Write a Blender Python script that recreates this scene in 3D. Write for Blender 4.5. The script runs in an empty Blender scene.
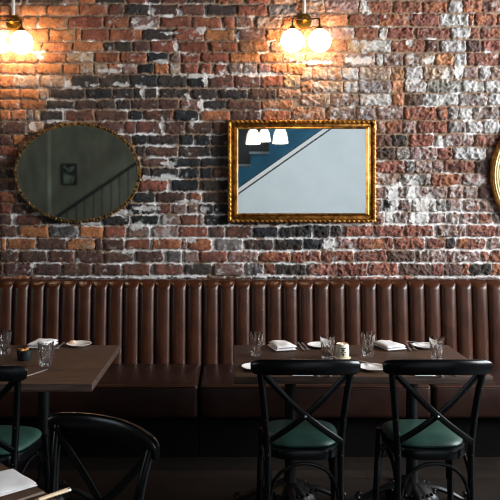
import bpy, bmesh, math, random
import numpy as np
from mathutils import Vector, Matrix

random.seed(7)
PI = math.pi
S = bpy.context.scene
COL = S.collection
F = 720.0                      # focal length in pixels of a 500 px frame
CX, CY, H = 230.0, 193.0, 1.65  # vanishing point and eye height
YW = 5.12                      # face of the brick wall

def at_z(px, py, z):
    d = F * (H - z) / (py - CY)
    return Vector(((px - CX) / F * d, d, z))
def at_y(px, py, d):
    return Vector(((px - CX) / F * d, d, H - (py - CY) / F * d))
def lin(c):
    return tuple(((v / 255.0) / 12.92 if v / 255.0 <= .04045 else ((v / 255.0 + .055) / 1.055) ** 2.4) for v in c)

# ------------------------------------------------------------------ materials
def mat(name, rgb, rough=.5, metal=0.0, **kw):
    m = bpy.data.materials.new(name); m.use_nodes = True
    b = m.node_tree.nodes['Principled BSDF']
    b.inputs['Base Color'].default_value = (*lin(rgb), 1)
    b.inputs['Roughness'].default_value = rough
    b.inputs['Metallic'].default_value = metal
    for k, v in kw.items():
        b.inputs[k].default_value = v
    return m

def nodes_of(m):
    return m.node_tree.nodes, m.node_tree.links, m.node_tree.nodes['Principled BSDF']

def vary(m, c1, c2, scale=(1, 1, 1), nscale=6, detail=6, bump=0.0, bscale=40, lo=.35, hi=.65, rough=None, coord='Object'):
    """noise-mottled colour between c1 and c2, with optional fine bump"""
    n, l, b = nodes_of(m)
    tc = n.new('ShaderNodeTexCoord'); mp = n.new('ShaderNodeMapping')
    mp.inputs['Scale'].default_value = scale
    l.new(tc.outputs[coord], mp.inputs['Vector'])
    no = n.new('ShaderNodeTexNoise'); no.inputs['Scale'].default_value = nscale; no.inputs['Detail'].default_value = detail
    l.new(mp.outputs[0], no.inputs['Vector'])
    r = n.new('ShaderNodeValToRGB')
    r.color_ramp.elements[0].position = lo; r.color_ramp.elements[0].color = (*lin(c1), 1)
    r.color_ramp.elements[1].position = hi; r.color_ramp.elements[1].color = (*lin(c2), 1)
    l.new(no.outputs['Fac'], r.inputs[0]); l.new(r.outputs[0], b.inputs['Base Color'])
    if rough:
        mr = n.new('ShaderNodeMapRange'); mr.inputs['To Min'].default_value = rough[0]; mr.inputs['To Max'].default_value = rough[1]
        l.new(no.outputs['Fac'], mr.inputs['Value']); l.new(mr.outputs[0], b.inputs['Roughness'])
    if bump:
        n2 = n.new('ShaderNodeTexNoise'); n2.inputs['Scale'].default_value = bscale; n2.inputs['Detail'].default_value = 4
        l.new(mp.outputs[0], n2.inputs['Vector'])
        bp = n.new('ShaderNodeBump'); bp.inputs['Strength'].default_value = bump; bp.inputs['Distance'].default_value = .01
        l.new(n2.outputs['Fac'], bp.inputs['Height']); l.new(bp.outputs[0], b.inputs['Normal'])
    return m

def emit(name, rgb, strength, base=(250, 245, 235)):
    m = mat(name, base, .4)
    n, l, b = nodes_of(m)
    b.inputs['Emission Color'].default_value = (*rgb, 1)
    b.inputs['Emission Strength'].default_value = strength
    return m

M = {}
M['leather'] = vary(mat('brown_leather', (50, 27, 17), .36), (52, 23, 8), (68, 32, 12), nscale=9, bump=.08, bscale=160, rough=(.27, .36))
M['leather'].node_tree.nodes['Principled BSDF'].inputs['Specular IOR Level'].default_value = .5
M['seat_leather'] = vary(mat('dark_seat_leather', (40, 18, 10), .4), (33, 14, 8), (45, 21, 12), nscale=9, bump=.08, bscale=160, rough=(.36, .48))
M['seat_leather'].node_tree.nodes['Principled BSDF'].inputs['Specular IOR Level'].default_value = .35
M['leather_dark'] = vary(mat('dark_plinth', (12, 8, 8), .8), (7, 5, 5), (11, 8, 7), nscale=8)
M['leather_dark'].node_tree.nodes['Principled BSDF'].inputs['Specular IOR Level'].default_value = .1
M['wood'] = vary(mat('walnut', (70, 50, 40), .5), (50, 34, 24), (80, 55, 39), scale=(1.2, 14, 14), nscale=5, detail=8, bump=.05, bscale=30, rough=(.5, .65))
M['wood'].node_tree.nodes['Principled BSDF'].inputs['Specular IOR Level'].default_value = .25
M['wood_edge'] = vary(mat('walnut_edge', (84, 64, 55), .6), (38, 28, 23), (80, 62, 53), scale=(1.5, 6, 60), nscale=4, detail=5)
M['wood_edge'].node_tree.nodes['Principled BSDF'].inputs['Specular IOR Level'].default_value = .25
M['black'] = vary(mat('black_paint', (12, 14, 16), .3), (5, 6, 8), (8, 10, 12), nscale=14, rough=(.18, .27))
M['black'].node_tree.nodes['Principled BSDF'].inputs['Specular IOR Level'].default_value = .38
M['iron'] = mat('cast_iron', (20, 20, 21), .38, .4)
M['green'] = vary(mat('green_vinyl', (50, 92, 78), .45), (33, 60, 52), (43, 74, 64), nscale=12, bump=.05, bscale=220, rough=(.38, .52))
M['linen'] = vary(mat('white_linen', (230, 226, 226), .9), (226, 222, 222), (240, 237, 237), nscale=14, bump=.2, bscale=300)
M['china'] = mat('white_china', (226, 222, 218), .2)
M['steel'] = mat('steel', (204, 202, 200), .34, .9)
M['gold'] = vary(mat('gilt', (200, 145, 60), .36, 1.0), (140, 90, 40), (216, 160, 84), nscale=30, rough=(.3, .45))
M['old_gold'] = vary(mat('old_gilt', (110, 86, 50), .5, .8), (52, 38, 24), (150, 116, 66), nscale=45, rough=(.4, .6))
M['cream_gold'] = vary(mat('cream_gilt', (214, 190, 130), .45, .35), (206, 184, 126), (234, 222, 184), nscale=25)
M['brass'] = mat('brass', (176, 136, 58), .28, 1.0)
M['dark_brass'] = mat('dark_brass', (58, 46, 30), .35, .8)
M['conduit'] = mat('grey_conduit', (186, 184, 182), .4, .3)
M['mirror'] = mat('mirror_silver', (238, 242, 242), .015, 1.0)
M['old_mirror'] = vary(mat('aged_mirror', (200, 206, 198), .03, 1.0), (196, 203, 195), (212, 217, 208), nscale=5)
M['globe'] = emit('globe_glow', (1.0, .67, .41), 27)
M['shade'] = emit('shade_glow', (1.0, .93, .82), 1.1)
M['white_wall'] = vary(mat('white_plaster', (226, 232, 233), .85), (213, 224, 228), (220, 230, 234), nscale=3)
M['olive'] = vary(mat('olive_grey_plaster', (84, 86, 78), .9), (102, 102, 91), (120, 120, 108), scale=(3, 1, 1), nscale=2.2, detail=8)
M['blue'] = vary(mat('blue_plaster', (52, 110, 140), .7), (54, 108, 134), (70, 134, 160), nscale=1.5)
M['side_wall'] = mat('grey_plaster', (64, 62, 61), .9)
M['ceiling'] = mat('ceiling_plaster', (58, 55, 53), .9)
M['charcoal'] = mat('charcoal_paint', (22, 25, 28), .6)
M['pale_grey'] = mat('pale_grey_paint', (130, 138, 140), .6)
M['frame_white'] = mat('window_paint', (226, 229, 230), .5)
M['votive'] = mat('frosted_votive', (220, 208, 186), .45)
M['print'] = mat('dark_print', (40, 46, 44), .6)
M['flame'] = emit('candle_glow', (1.0, .5, .18), 2.5)
M['wax'] = mat('wax', (236, 214, 176), .5)
M['ramekin'] = mat('dark_glaze', (30, 36, 38), .25)
M['nuts'] = vary(mat('amber_nuts', (190, 120, 50), .5), (150, 84, 30), (220, 160, 80), nscale=60)
M['butter'] = mat('pale_butter', (214, 180, 150), .5)
M['horn'] = mat('pale_horn_handle', (222, 196, 160), .4)
M['picture_dark'] = vary(mat('picture_print', (90, 104, 96), .5), (28, 34, 32), (118, 130, 120), nscale=9, detail=3, lo=.45, hi=.55)

g = bpy.data.materials.new('clear_glass'); g.use_nodes = True
b = g.node_tree.nodes['Principled BSDF']
b.inputs['Base Color'].default_value = (1, 1, 1, 1); b.inputs['Roughness'].default_value = .01
b.inputs['Transmission Weight'].default_value = 1; b.inputs['IOR'].default_value = 1.52
M['glass'] = g
g = bpy.data.materials.new('window_glass'); g.use_nodes = True
n, l = g.node_tree.nodes, g.node_tree.links
n.clear()
o = n.new('ShaderNodeOutputMaterial'); mx = n.new('ShaderNodeMixShader'); tr = n.new('ShaderNodeBsdfTransparent'); gl = n.new('ShaderNodeBsdfGlossy')
gl.inputs['Roughness'].default_value = .02; mx.inputs[0].default_value = .06
l.new(tr.outputs[0], mx.inputs[1]); l.new(gl.outputs[0], mx.inputs[2]); l.new(mx.outputs[0], o.inputs[0])
M['pane'] = g

# ------------------------------------------------------------------ object helpers
def obj(name, bm, m, parent=None, smooth=True, loc=None, rot=None):
    me = bpy.data.meshes.new(name)
    bmesh.ops.recalc_face_normals(bm, faces=bm.faces)
    bm.to_mesh(me); bm.free()
    for mm in (m if isinstance(m, (list, tuple)) else [m]):
        me.materials.append(mm)
    if smooth:
        me.shade_smooth()
        try: me.set_sharp_from_angle(angle=math.radians(38))
        except Exception: pass
    ob = bpy.data.objects.new(name, me); COL.objects.link(ob)
    if parent: ob.parent = parent
    if loc: ob.location = loc
    if rot: ob.rotation_euler = rot
    return ob
def tag(o, label, cat, group=None):
    o['label'] = label; o['category'] = cat
    if group: o['group'] = group
    return o
def thing(name, label, cat, loc=(0, 0, 0), rz=0.0, group=None):
    o = bpy.data.objects.new(name, None); COL.objects.link(o)
    o.location = loc; o.rotation_euler = (0, 0, rz); o.empty_display_size = .1
    return tag(o, label, cat, group)
def struct(o):
    o['kind'] = 'structure'; return o
def dup(root, label, loc, rz=0.0, group=None):
    r = root.copy(); COL.objects.link(r); r.location = loc; r.rotation_euler = (0, 0, rz); r['label'] = label
    if group: r['group'] = group
    for ch in list(root.children):
        c = ch.copy(); COL.objects.link(c); c.parent = r
        for gch in list(ch.children):
            d = gch.copy(); COL.objects.link(d); d.parent = c
    return r

def box(bm, lo, hi, bev=0.0, seg=2, mi=0):
    vs = [bm.verts.new((x, y, z)) for x in (lo[0], hi[0]) for y in (lo[1], hi[1]) for z in (lo[2], hi[2])]
    fs = [bm.faces.new([vs[i] for i in q]) for q in ((0, 1, 3, 2), (4, 6, 7, 5), (0, 4, 5, 1), (2, 3, 7, 6), (0, 2, 6, 4), (1, 5, 7, 3))]
    for f in fs: f.material_index = mi
    if bev:
        es = list({e for f in fs for e in f.edges})
        bmesh.ops.bevel(bm, geom=es, offset=bev, segments=seg, profile=.5, affect='EDGES')
    return bm
def boxbm(lo, hi, bev=0.0, seg=2):
    return box(bmesh.new(), lo, hi, bev, seg)

def lathe(bm, prof, seg=32, mod=None, loc=(0, 0, 0), close=True):
    """prof: (r, z) list from the axis outward and back; mod(theta, r, z) -> radius"""
    rings = []
    for r, z in prof:
        if r < 1e-6:
            rings.append([bm.verts.new((loc[0], loc[1], loc[2] + z))])
        else:
            ring = []
            for k in range(seg):
                t = 2 * PI * k / seg
                rr = mod(t, r, z) if mod else r
                ring.append(bm.verts.new((loc[0] + rr * math.cos(t), loc[1] + rr * math.sin(t), loc[2] + z)))
            rings.append(ring)
    for a, b_ in zip(rings, rings[1:]):
        for k in range(seg):
            k2 = (k + 1) % seg
            if len(a) == 1 and len(b_) == 1: continue
            if len(a) == 1: bm.faces.new((a[0], b_[k], b_[k2]))
            elif len(b_) == 1: bm.faces.new((a[k], b_[0], a[k2]))
            else: bm.faces.new((a[k], b_[k], b_[k2], a[k2]))
    return bm

def spline(pts, n=8, closed=False):
    """Catmull-Rom through pts"""
    P = [Vector(p) for p in pts]; out = []
    N = len(P)
    segs = N if closed else N - 1
    for i in range(segs):
        if closed: p0, p1, p2, p3 = P[(i - 1) % N], P[i], P[(i + 1) % N], P[(i + 2) % N]
        else: p0, p1, p2, p3 = P[max(i - 1, 0)], P[i], P[i + 1], P[min(i + 2, N - 1)]
        for k in range(n):
            t = k / n
            out.append(.5 * ((2 * p1) + (p2 - p0) * t + (2 * p0 - 5 * p1 + 4 * p2 - p3) * t * t + (3 * p1 - p0 - 3 * p2 + p3) * t ** 3))
    if not closed: out.append(P[-1].copy())
    return out

def sweep(bm, path, ra, rb=None, up=(0, 0, 1), seg=12, closed=False, scale=None, twist=None, power=2.0):
    """oval section swept along a path: ra across (side), rb along 'up'; scale(t) tapers, twist(k,theta)->factor"""
    rb = rb or ra; path = [Vector(p) for p in path]; N = len(path); up = Vector(up); rings = []
    for i, p in enumerate(path):
        if closed: tan = path[(i + 1) % N] - path[(i - 1) % N]
        else: tan = path[min(i + 1, N - 1)] - path[max(i - 1, 0)]
        tan.normalize()
        u = up if abs(tan.dot(up)) < .97 else Vector((0, 1, 0)) if abs(tan.y) < .9 else Vector((1, 0, 0))
        side = tan.cross(u).normalized(); nu = side.cross(tan).normalized()
        s = scale(i / max(N - 1, 1)) if scale else 1.0
        ring = []
        for k in range(seg):
            t = 2 * PI * k / seg
            c, sn = math.cos(t), math.sin(t)
            c2 = math.copysign(abs(c) ** (2 / power), c); s2 = math.copysign(abs(sn) ** (2 / power), sn)
            f = s * (twist(i, t) if twist else 1.0)
            ring.append(bm.verts.new(p + side * (ra * f * c2) + nu * (rb * f * s2)))
        rings.append(ring)
    M_ = N if closed else N - 1
    for i in range(M_):
        a, b_ = rings[i], rings[(i + 1) % N]
        for k in range(seg):
            bm.faces.new((a[k], a[(k + 1) % seg], b_[(k + 1) % seg], b_[k]))
    if not closed:
        bm.faces.new(rings[0][::-1]); bm.faces.new(rings[-1])
    return bm

def ball(bm, c, r, su=12, sv=8, sc=(1, 1, 1)):
    bmesh.ops.create_uvsphere(bm, u_segments=su, v_segments=sv, radius=r, matrix=Matrix.Translation(c) @ Matrix.Diagonal((*sc, 1)))
    return bm

def prism(bm, poly, y0, y1):
    """polygon in x,z extruded from y0 to y1"""
    a = [bm.verts.new((x, y0, z)) for x, z in poly]; b_ = [bm.verts.new((x, y1, z)) for x, z in poly]
    bm.faces.new(a[::-1]); bm.faces.new(b_)
    for i in range(len(poly)):
        j = (i + 1) % len(poly); bm.faces.new((a[i], a[j], b_[j], b_[i]))
    return bm

# ------------------------------------------------------------------ the brick wall
LJ = [-20, -8, 4, 16, 28.5, 41, 52, 63, 74.5, 88, 99, 109.6, 121, 134, 145.5, 157, 167, 179, 191.5, 203.5, 214.5, 225.5, 238, 250.5, 263, 276, 288]
RJ = [-27, -13.5, 0, 13, 26.5, 39, 52.5, 66.5, 80, 93, 106, 120, 133.7, 146.7, 160, 173, 186, 199, 212, 224.5, 237.5, 249.8, 262.5, 276, 288]
LEFT = {  # keyed by the joint above
-8: "0-20D 22-60D 62-76P 79-95O 98-125D 128-145R 148-160D 162-186B 188-215D 218-242R 246-270R 273-300T",
4: "0-10O 12-20O 21-46O 48-78O 80-107R 110-123B 127-149D 151-178B 181-204B 207-236D 238-267R 269-298G",
16: "0-20O 24-37O 39-67O 70-103R 106-129R 131-159P 161-190R 192-221R 224-234R 236-252P 257-281T 283-302O",
28.5: "0-28T 32-48O 50-75O 77-81O 83-108R 110-142R 143-172D 175-203R 205-234O 238-265P 267-290O 292-315P",
41: "0-30T 32-41O 43-71O 74-103O 105-114D 116-132D 134-149B 151-176R 178-206R 210-237R 240-268O 271-284T 287-304O",
52: "0-38O 40-66O 67-93T 96-119R 121-146R 148-168K 172-180P 181-200R 202-228R 230-260O 261-281O 283-304T",
63: "0-16O 18-36O 38-62O 65-79O 80-93T 95-107T 109-122O 123-137P 139-153K 154-168O 170-180T 183-197R 201-211R 215-226R 229-242P 243-257G 259-270P 272-286O 288-310O",
74.5: "0-14O 16-39T 42-66T 72-99D 101-129D 130-157K 158-187D 188-207K 209-233B 235-260B 262-282R 284-300T",
88: "0-18O 20-38O 40-48T 50-85D 87-112K 113-133D 134-156D 160-190D 193-217D 220-247D 250-276B 278-300T",
99: "0-19O 22-45O 47-73D 75-97D 99-116D 117-130D 131-158B 159-178B 181-203P 205-226K 228-260B 262-292O",
109.6: "0-10O 11-26O 27-32G 34-40T 41-63D 66-94B 97-127B 130-142K 145-173B 175-198K 201-230O 232-260B 262-290R",
121: "1-26B 29-44T 46-70D 72-98B 100-124B 126-136B 137-161B 165-184B 187-211B 213-229B",
134: "0-11B 13-24O 26-40B 110-131B 134-147K 149-178D 180-193K 196-210K 212-230D",
145.5: "0-18R 20-40B 112-134B 136-146D 149-178B 179-210D 212-230D",
157: "0-15B 17-36D 118-140D 142-168B 170-200K 201-224K",
167: "0-5D 7-12D 13-30D 120-140D 142-149D 151-178D 180-199K 201-212K 214-228B",
179: "0-14B 16-34B 120-137D 140-167R 172-198K 202-228D",
191.5: "0-15R 17-40D 100-131D 134-155K 156-185B 189-201R 203-228D",
203.5: "0-11R 14-32B 34-60D 104-126D 129-142K 143-155D 157-170R 173-186P 188-197P 200-213K 215-230K 232-260D",
214.5: "0-12B 17-41B 43-68D 70-100D 103-129K 132-158K 161-180P 181-197R 199-204P 205-229K 231-258D 260-286D 288-300D",
225.5: "0-16B 19-48O 50-78G 80-102O 104-125R 128-149P 152-178P 179-207R 209-224B 226-252B 254-278K 280-312K",
238: "0-5O 7-36O 38-66B 67-95O 96-102B 104-124B 126-149R 152-181R 182-187R 188-211R 215-242G 245-273D 276-302D",
250.5: "0-17B 20-47B 49-73B 77-103B 105-133B 136-163B 167-181G 184-198P 200-227R 229-258P 261-290R 292-321R",
263: "0-3B 5-32B 35-61B 63-91B 93-121B 123-150B 154-182B 184-211D 214-243P 246-263G 264-275R 277-306D",
}
RIGHT = {
-13.5: "296-320P 322-350R 352-380P 383-412B 414-440R 442-470P 472-500R",
0: "296-324T 326-358P 360-366W 367-392R 395-421R 423-447R 449-462W 463-482R 484-512P",
13: "298-319P 321-347O 350-378R 380-409R 410-439R 440-468W 469-474R 476-496R 498-520R",
26.5: "300-328O 329-354P 356-378R 380-387W 388-413R 417-449R 451-470W 471-480R 482-510R",
39: "306-318O 320-346O 347-359T 360-391W 392-424R 426-439B 441-466W 468-481B 483-510R",
52.5: "306-343O 345-375P 377-383W 384-403P 405-434T 436-453O 454-466W 468-498R 500-520P",
66.5: "302-312T 313-327T 328-341T 342-358W 360-390T 391-404O 406-422W 424-453T 454-463W 464-478P 480-490W 491-510P",
80: "302-312O 313-343T 345-358W 359-391G 392-403O 405-426W 427-462G 463-484W 485-510W",
93: "302-330T 332-358T 360-391W 393-403O 407-424B 425-457W 458-487G 489-510W",
106: "294-325T 328-355P 357-375G 378-403P 405-436R 438-447R 448-458G 459-472W 473-498G",
120: "292-318B 320-346R 348-376P 378-385P 386-402R 403-416P 418-433R 434-446R 448-465G 467-482W 484-499W",
133.7: "378-391B 392-407D 410-433R 435-442W 445-473P 474-500R",
146.7: "376-395B 396-409G 410-421P 422-436P 437-452R 454-485W 487-497P",
160: "376-404R 406-414G 415-431P 432-443P 445-474R 476-490D",
173: "376-399P 401-430G 432-461R 463-486P",
186: "376-383P 384-397W 399-404P 405-414W 416-447P 450-463P 465-478P 480-494B",
199: "376-382P 384-397K 399-411P 413-419W 420-428R 430-436W 437-446G 448-462P 464-479P 481-500P",
212: "376-384P 385-392W 394-400P 401-407P 408-414W 415-428W 430-446P 448-459P 461-478P 480-492R 494-510G",
224.5: "303-312K 314-329K 331-341D 344-373R 375-403R 405-433R 437-457P 458-465P 468-495R 497-520R",
237.5: "304-322K 323-334W 336-357P 358-393R 395-424R 427-445R 446-455D 457-485R 488-510P",
249.8: "323-353R 356-386R 388-415B 417-446P 447-479P 481-489R 491-512R",
262.5: "308-337R 338-367R 369-398R 400-431B 433-444R 445-462B 463-469R 470-491D 492-515R",
}
SPLIT = 301.0
PALETTE = {'O': (170, 110, 72), 'R': (128, 76, 60), 'B': (90, 65, 57), 'D': (62, 54, 50), 'K': (44, 45, 47),
           'G': (116, 108, 103), 'W': (150, 146, 143), 'P': (128, 98, 89), 'T': (152, 126, 102)}
PATCH = {'O': .04, 'R': .08, 'B': .05, 'D': .04, 'K': .05, 'G': .28, 'W': .5, 'P': .28, 'T': .26}
BLOBS = [(238, 36, 3, 6), (40, 57, 4, 4), (68, 85, 4, 5), (75, 87, 7, 2), (121, 84, 9, 2.4), (141, 87, 7, 2.5), (94, 85, 6, 2.2), (152, 12, 3.5, 5),
         (180, 12, 3, 6), (33, 125, 5, 6), (50, 121, 6, 2.5), (169, 164, 7, 4), (163, 126, 3, 9), (122, 66, 5, 2), (110, 71, 14, 3), (176, 46, 3, 7),
         (200, 30, 5, 4), (162, 61, 8, 2.4), (143, 93, 3, 5), (188, 97, 4, 5), (201, 105, 3, 9), (193, 122, 3, 5), (172, 33, 12, 2), (60, 197, 4, 7),
         (148, 208, 14, 2.5), (200, 76, 25, 2.5), (206, 80, 3, 6), (158, 178, 22, 2.4), (192, 201, 12, 2.2), (204, 210, 6, 4), (120, 212, 20, 3), (168, 176, 10, 3),
         (90, 223, 10, 2), (138, 226, 10, 4), (190, 240, 9, 3), (130, 251, 8, 3), (34, 265, 4, 3), (77, 261, 3, 4), (40, 213, 10, 2), (331, 244, 9, 5),
         (150, 277, 22, 2.6), (185, 276, 12, 2), (262, 276, 8, 2.5), (410, 43, 4, 4), (430, 61, 6, 3), (367, 8, 4, 6), (383, 35, 3, 6), (447, 75, 4, 7),
         (414, 190, 6, 16), (422, 207, 8, 12), (395, 196, 7, 14), (390, 214, 7, 8), (420, 219, 10, 5), (430, 199, 5, 9), (460, 70, 5, 8), (415, 80, 9, 4),
         (360, 60, 14, 4), (318, 62, 20, 2.5), (252, 74, 30, 2.4), (152, 24, 5, 3), (136, 22, 4, 3), (145, 28, 12, 2)]

def vnoise(xx, yy, sc, seed):
    rs = np.random.RandomState(seed); n = 256
    L = rs.rand(n, n).astype(np.float32)
    x = xx / sc; y = yy / sc
    xi = np.floor(x).astype(int); yi = np.floor(y).astype(int)
    fx = x - xi; fy = y - yi
    fx = fx * fx * (3 - 2 * fx); fy = fy * fy * (3 - 2 * fy)
    a = L[yi % n, xi % n]; b_ = L[yi % n, (xi + 1) % n]; c = L[(yi + 1) % n, xi % n]; d = L[(yi + 1) % n, (xi + 1) % n]
    return (a * (1 - fx) + b_ * fx) * (1 - fy) + (c * (1 - fx) + d * fx) * fy
def fbm(xx, yy, sc, seed, octs=4):
    t = 0; amp = 1; tot = 0
    for o_ in range(octs):
        t = t + amp * vnoise(xx, yy, sc / 2 ** o_, seed + 17 * o_); tot += amp; amp *= .55
    return t / tot
def sstep(a, b_, x):
    t = np.clip((x - a) / (b_ - a), 0, 1); return t * t * (3 - 2 * t)

def brick_wall():
    K = YW / F                                  # metres per pixel on the wall
    X0, X1, Z0, Z1 = -2.1, 2.75, .92, 3.3       # finely modelled field
    step = .0048
    xs = np.concatenate([np.linspace(-4.6, X0 - .06, 24), np.arange(X0, X1, step), np.linspace(X1 + .06, 5.0, 24)])
    zs = np.concatenate([np.linspace(0, Z0 - .04, 14), np.arange(Z0, Z1, step), np.linspace(Z1 + .03, 3.7, 8)])
    XX, ZZ = np.meshgrid(xs, zs)
    PX = XX / K + CX; PY = CY + (H - ZZ) / K
    wx = PX + 2.4 * (fbm(PX, PY, 9, 3) - .5) + 1.5 * (vnoise(PX, PY, 2.2, 5) - .5)
    wy = PY + 2.0 * (fbm(PX, PY, 10, 11) - .5) + 1.5 * (vnoise(PX, PY, 2.4, 13) - .5) + .8 * (vnoise(PX, PY, 55, 4) - .5)
    mn = fbm(PX, PY, 5, 21); fine = vnoise(PX, PY, 1.15, 25)
    white = np.clip(.30 + .52 * sstep(90, 170, PX) * sstep(60, 180, PY) + .30 * sstep(190, 250, PY) - .30 * sstep(290, 340, PX) * (1 - sstep(180, 220, PY)), 0, 1)  # tan mortar left and top, upper left also painting in sconce warmth
    f = sstep(.66 - .36 * white, .82 - .36 * white, fbm(PX, PY, 13, 23))[..., None]
    col = np.array(lin((150, 124, 104)), np.float32) * (1 - f) + np.array(lin((228, 222, 218)), np.float32) * f
    col = col * ((.68 + .55 * mn) * (.8 + .4 * fine))[..., None]
    # grey soot lines
    soot = sstep(.54, .72, fbm(PX, PY, 16, 31)) * .6
    col = col * (1 - soot[..., None] * np.array([.62, .68, .72]))
    hgt = .0035 * (fbm(PX, PY, 4, 41) - .5)
    mask = np.zeros_like(PX)
    rugg = sstep(200, 330, PX)
    patchn = fbm(PX, PY, 5.5, 51, 5)
    speck = vnoise(PX, PY, 1.6, 61)
    n6 = fbm(PX, PY, 6, 71); n3 = fbm(PX, PY, 3.2, 81)
    ridge = 1 - np.abs(2 * fbm(PX, PY, 6.5, 91, 4) - 1)
    fine_patch = fbm(PX, PY, 3.6, 57, 4)
    Wc = np.array(lin((200, 194, 190)), np.float32)
    px_of = xs / K + CX; py_of = CY + (H - zs) / K
    rnd = random.Random(5)

    def parse(s):
        out = []
        for t in s.split():
            a, b_ = t[:-1].split('-') if not t.startswith('-') else (t[:-1][1:].split('-'))
            out.append((float(a), float(b_), t[-1]))
        return out
    def complete(lst, a, b_, pal):
        """unlisted stretches (behind the mirrors, past the frame) go on in running bond"""
        res = []; cur = a
        for (p, q, c) in lst + [(b_, b_, None)]:
            while p - cur > 9:
                w = min(28 + rnd.uniform(-3, 3), p - cur - 2)
                if p - (cur + w) < 8: w = p - cur - 2.2
                res.append((cur + .8, cur + w - .8, rnd.choice(pal))); cur += w + 1
            if c: res.append((p, q, c)); cur = q
        return res
    bricks = []
    xl, xr = X0 / K + CX, X1 / K + CX
    for joints, table, side in ((LJ, LEFT, 0), (RJ, RIGHT, 1)):
        jl = list(joints)
        while jl[0] > CY + (H - Z1) / K: jl.insert(0, jl[0] - 12.5)
        while jl[-1] < CY + (H - Z0) / K: jl.append(jl[-1] + 12.5)
        for j0, j1 in zip(jl, jl[1:]):
            lst = parse(table[j0]) if j0 in table else []
            if side == 0:
                a, b_ = xl - rnd.uniform(0, 26), SPLIT
                lst = complete([q for q in lst if q[0] < SPLIT - 4], a, b_, 'RBBDDK' if j0 > 80 else 'OORRB')
            else:
                lst = complete([q for q in lst if q[1] > SPLIT + 3], SPLIT, xr + rnd.uniform(0, 26), 'RRPPGB')
            for (p, q, c) in lst:
                if side == 0 and q > SPLIT + 8: q = SPLIT + 4
                if side == 1 and p < SPLIT - 8: p = SPLIT - 2
                bricks.append((p, q, j0, j1, c))
    side_r = lambda x: x > 300
    for (p, q, j0, j1, c) in bricks:
        i0, i1 = np.searchsorted(px_of, p - 4), np.searchsorted(px_of, q + 4)
        k1, k0 = len(zs) - np.searchsorted(py_of[::-1], j0 - 3), len(zs) - np.searchsorted(py_of[::-1], j1 + 3)
        if i1 <= i0 or k1 <= k0: continue
        sl = (slice(k0, k1), slice(i0, i1))
        x, y = wx[sl], wy[sl]
        gap = .95 + rnd.uniform(-.3, .3); p -= .3; q += .3
        t0, t1 = j0 + gap, j1 - gap + rnd.uniform(-.3, .3)
        cx_, cy_ = (p + q) / 2, (t0 + t1) / 2
        tilt = rnd.uniform(-.022, .022)
        yy = y - cy_ - (x - cx_) * tilt; xx_ = x - cx_
        rad = 2.0
        dx = np.abs(xx_) - ((q - p) / 2 - rad); dy = np.abs(yy) - ((t1 - t0) / 2 - rad)
        sd = -(np.hypot(np.maximum(dx, 0), np.maximum(dy, 0)) + np.minimum(np.maximum(dx, dy), 0) - rad)
        m = sstep(-.45, .55, sd)
        r_ = rugg[sl]
        base = np.array(lin(PALETTE[c]), np.float32) * (rnd.uniform(.82, 1.2))
        if side_r(p): base = (base * .82 + base.mean() * .18 * np.array([1.06, 1, .96])) * 1.16
        base = base * np.array([1, rnd.uniform(.94, 1.06), rnd.uniform(.92, 1.08)])
        mott = (.50 + .76 * n6[sl] + .5 * (n3[sl] - .5)) * (.72 + .56 * fine[sl])*1.12
        bc = base[None, None, :] * mott[..., None]
        second = np.array(lin(PALETTE[rnd.choice({'O': 'ORT', 'R': 'ROB', 'B': 'BDR', 'D': 'DKB', 'K': 'KD', 'G': 'GPK', 'W': 'WGP', 'P': 'RPG', 'T': 'TPO'}[c])]), np.float32)
        f2 = sstep(.45, .62, fbm(PX[sl] + rnd.uniform(0, 400), PY[sl], 8, 101))[..., None] * .55
        bc = bc * (1 - f2) + second * mott[..., None] * f2
        bc = bc * (1 - .45 * sstep(.72, .9, speck[sl]))[..., None]                 # pits and grit
        th = .70 - PATCH[c] * .62 + (.05 if p < 300 else 0)
        wp = sstep(th - .04, th + .12, patchn[sl] * (1 - .5 * r_) + fine_patch[sl] * .5 * r_ + .12 * (speck[sl] - .5))[..., None] * .72
        bc = bc * (1 - wp) + Wc * (.55 + .6 * n3[sl])[..., None] * wp                # lime bloom
        col[sl] = col[sl] * (1 - m[..., None]) + bc * m[..., None]
        r_ = rugg[sl]
        tip = rnd.uniform(-.0025, .0025)
        hb = .0125 + rnd.uniform(-.0025, .003) + tip * xx_ / 12 + (.0022 + .002 * r_) * (n3[sl] - .5) * 2 \
            + r_ * ((.024 * (ridge[sl] - .72) + .014 * (n6[sl] - .5))) + .0015 * np.clip(sd, 0, 3)
        hgt[sl] = hgt[sl] * (1 - m) + np.maximum(hb, .001) * m
        mask[sl] = np.maximum(mask[sl], m)
    for (bx_, by_, ra, rb) in BLOBS:                                                 # smeared thick mortar
        e = 1 - np.hypot((wx - bx_) / ra, (wy - by_) / rb)
        f = sstep(-.05, .3, e + 1.5 * (n3 - .5))[..., None] * .8
        col = col * (1 - f) + np.array(lin((214, 208, 203)), np.float32) * (.7 + .5 * n3)[..., None] * f
        hgt = hgt * (1 - f[..., 0]) + (.006 + .004 * n3) * f[..., 0]
    edge = (XX < X0) | (XX > X1) | (ZZ < Z0) | (ZZ > Z1)
    hgt[edge] = 0; col[edge] = lin((120, 84, 72))
    nz, nx = XX.shape
    co = np.empty((nz * nx, 3), np.float32)
    co[:, 0] = XX.ravel(); co[:, 1] = YW + .010 - hgt.ravel(); co[:, 2] = ZZ.ravel()
    idx = np.arange(nz * nx, dtype=np.int32).reshape(nz, nx)
    q = np.stack([idx[:-1, :-1], idx[:-1, 1:], idx[1:, 1:], idx[1:, :-1]], -1).reshape(-1, 4)
    me = bpy.data.meshes.new('wall_back')
    me.vertices.add(len(co)); me.vertices.foreach_set('co', co.ravel())
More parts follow.
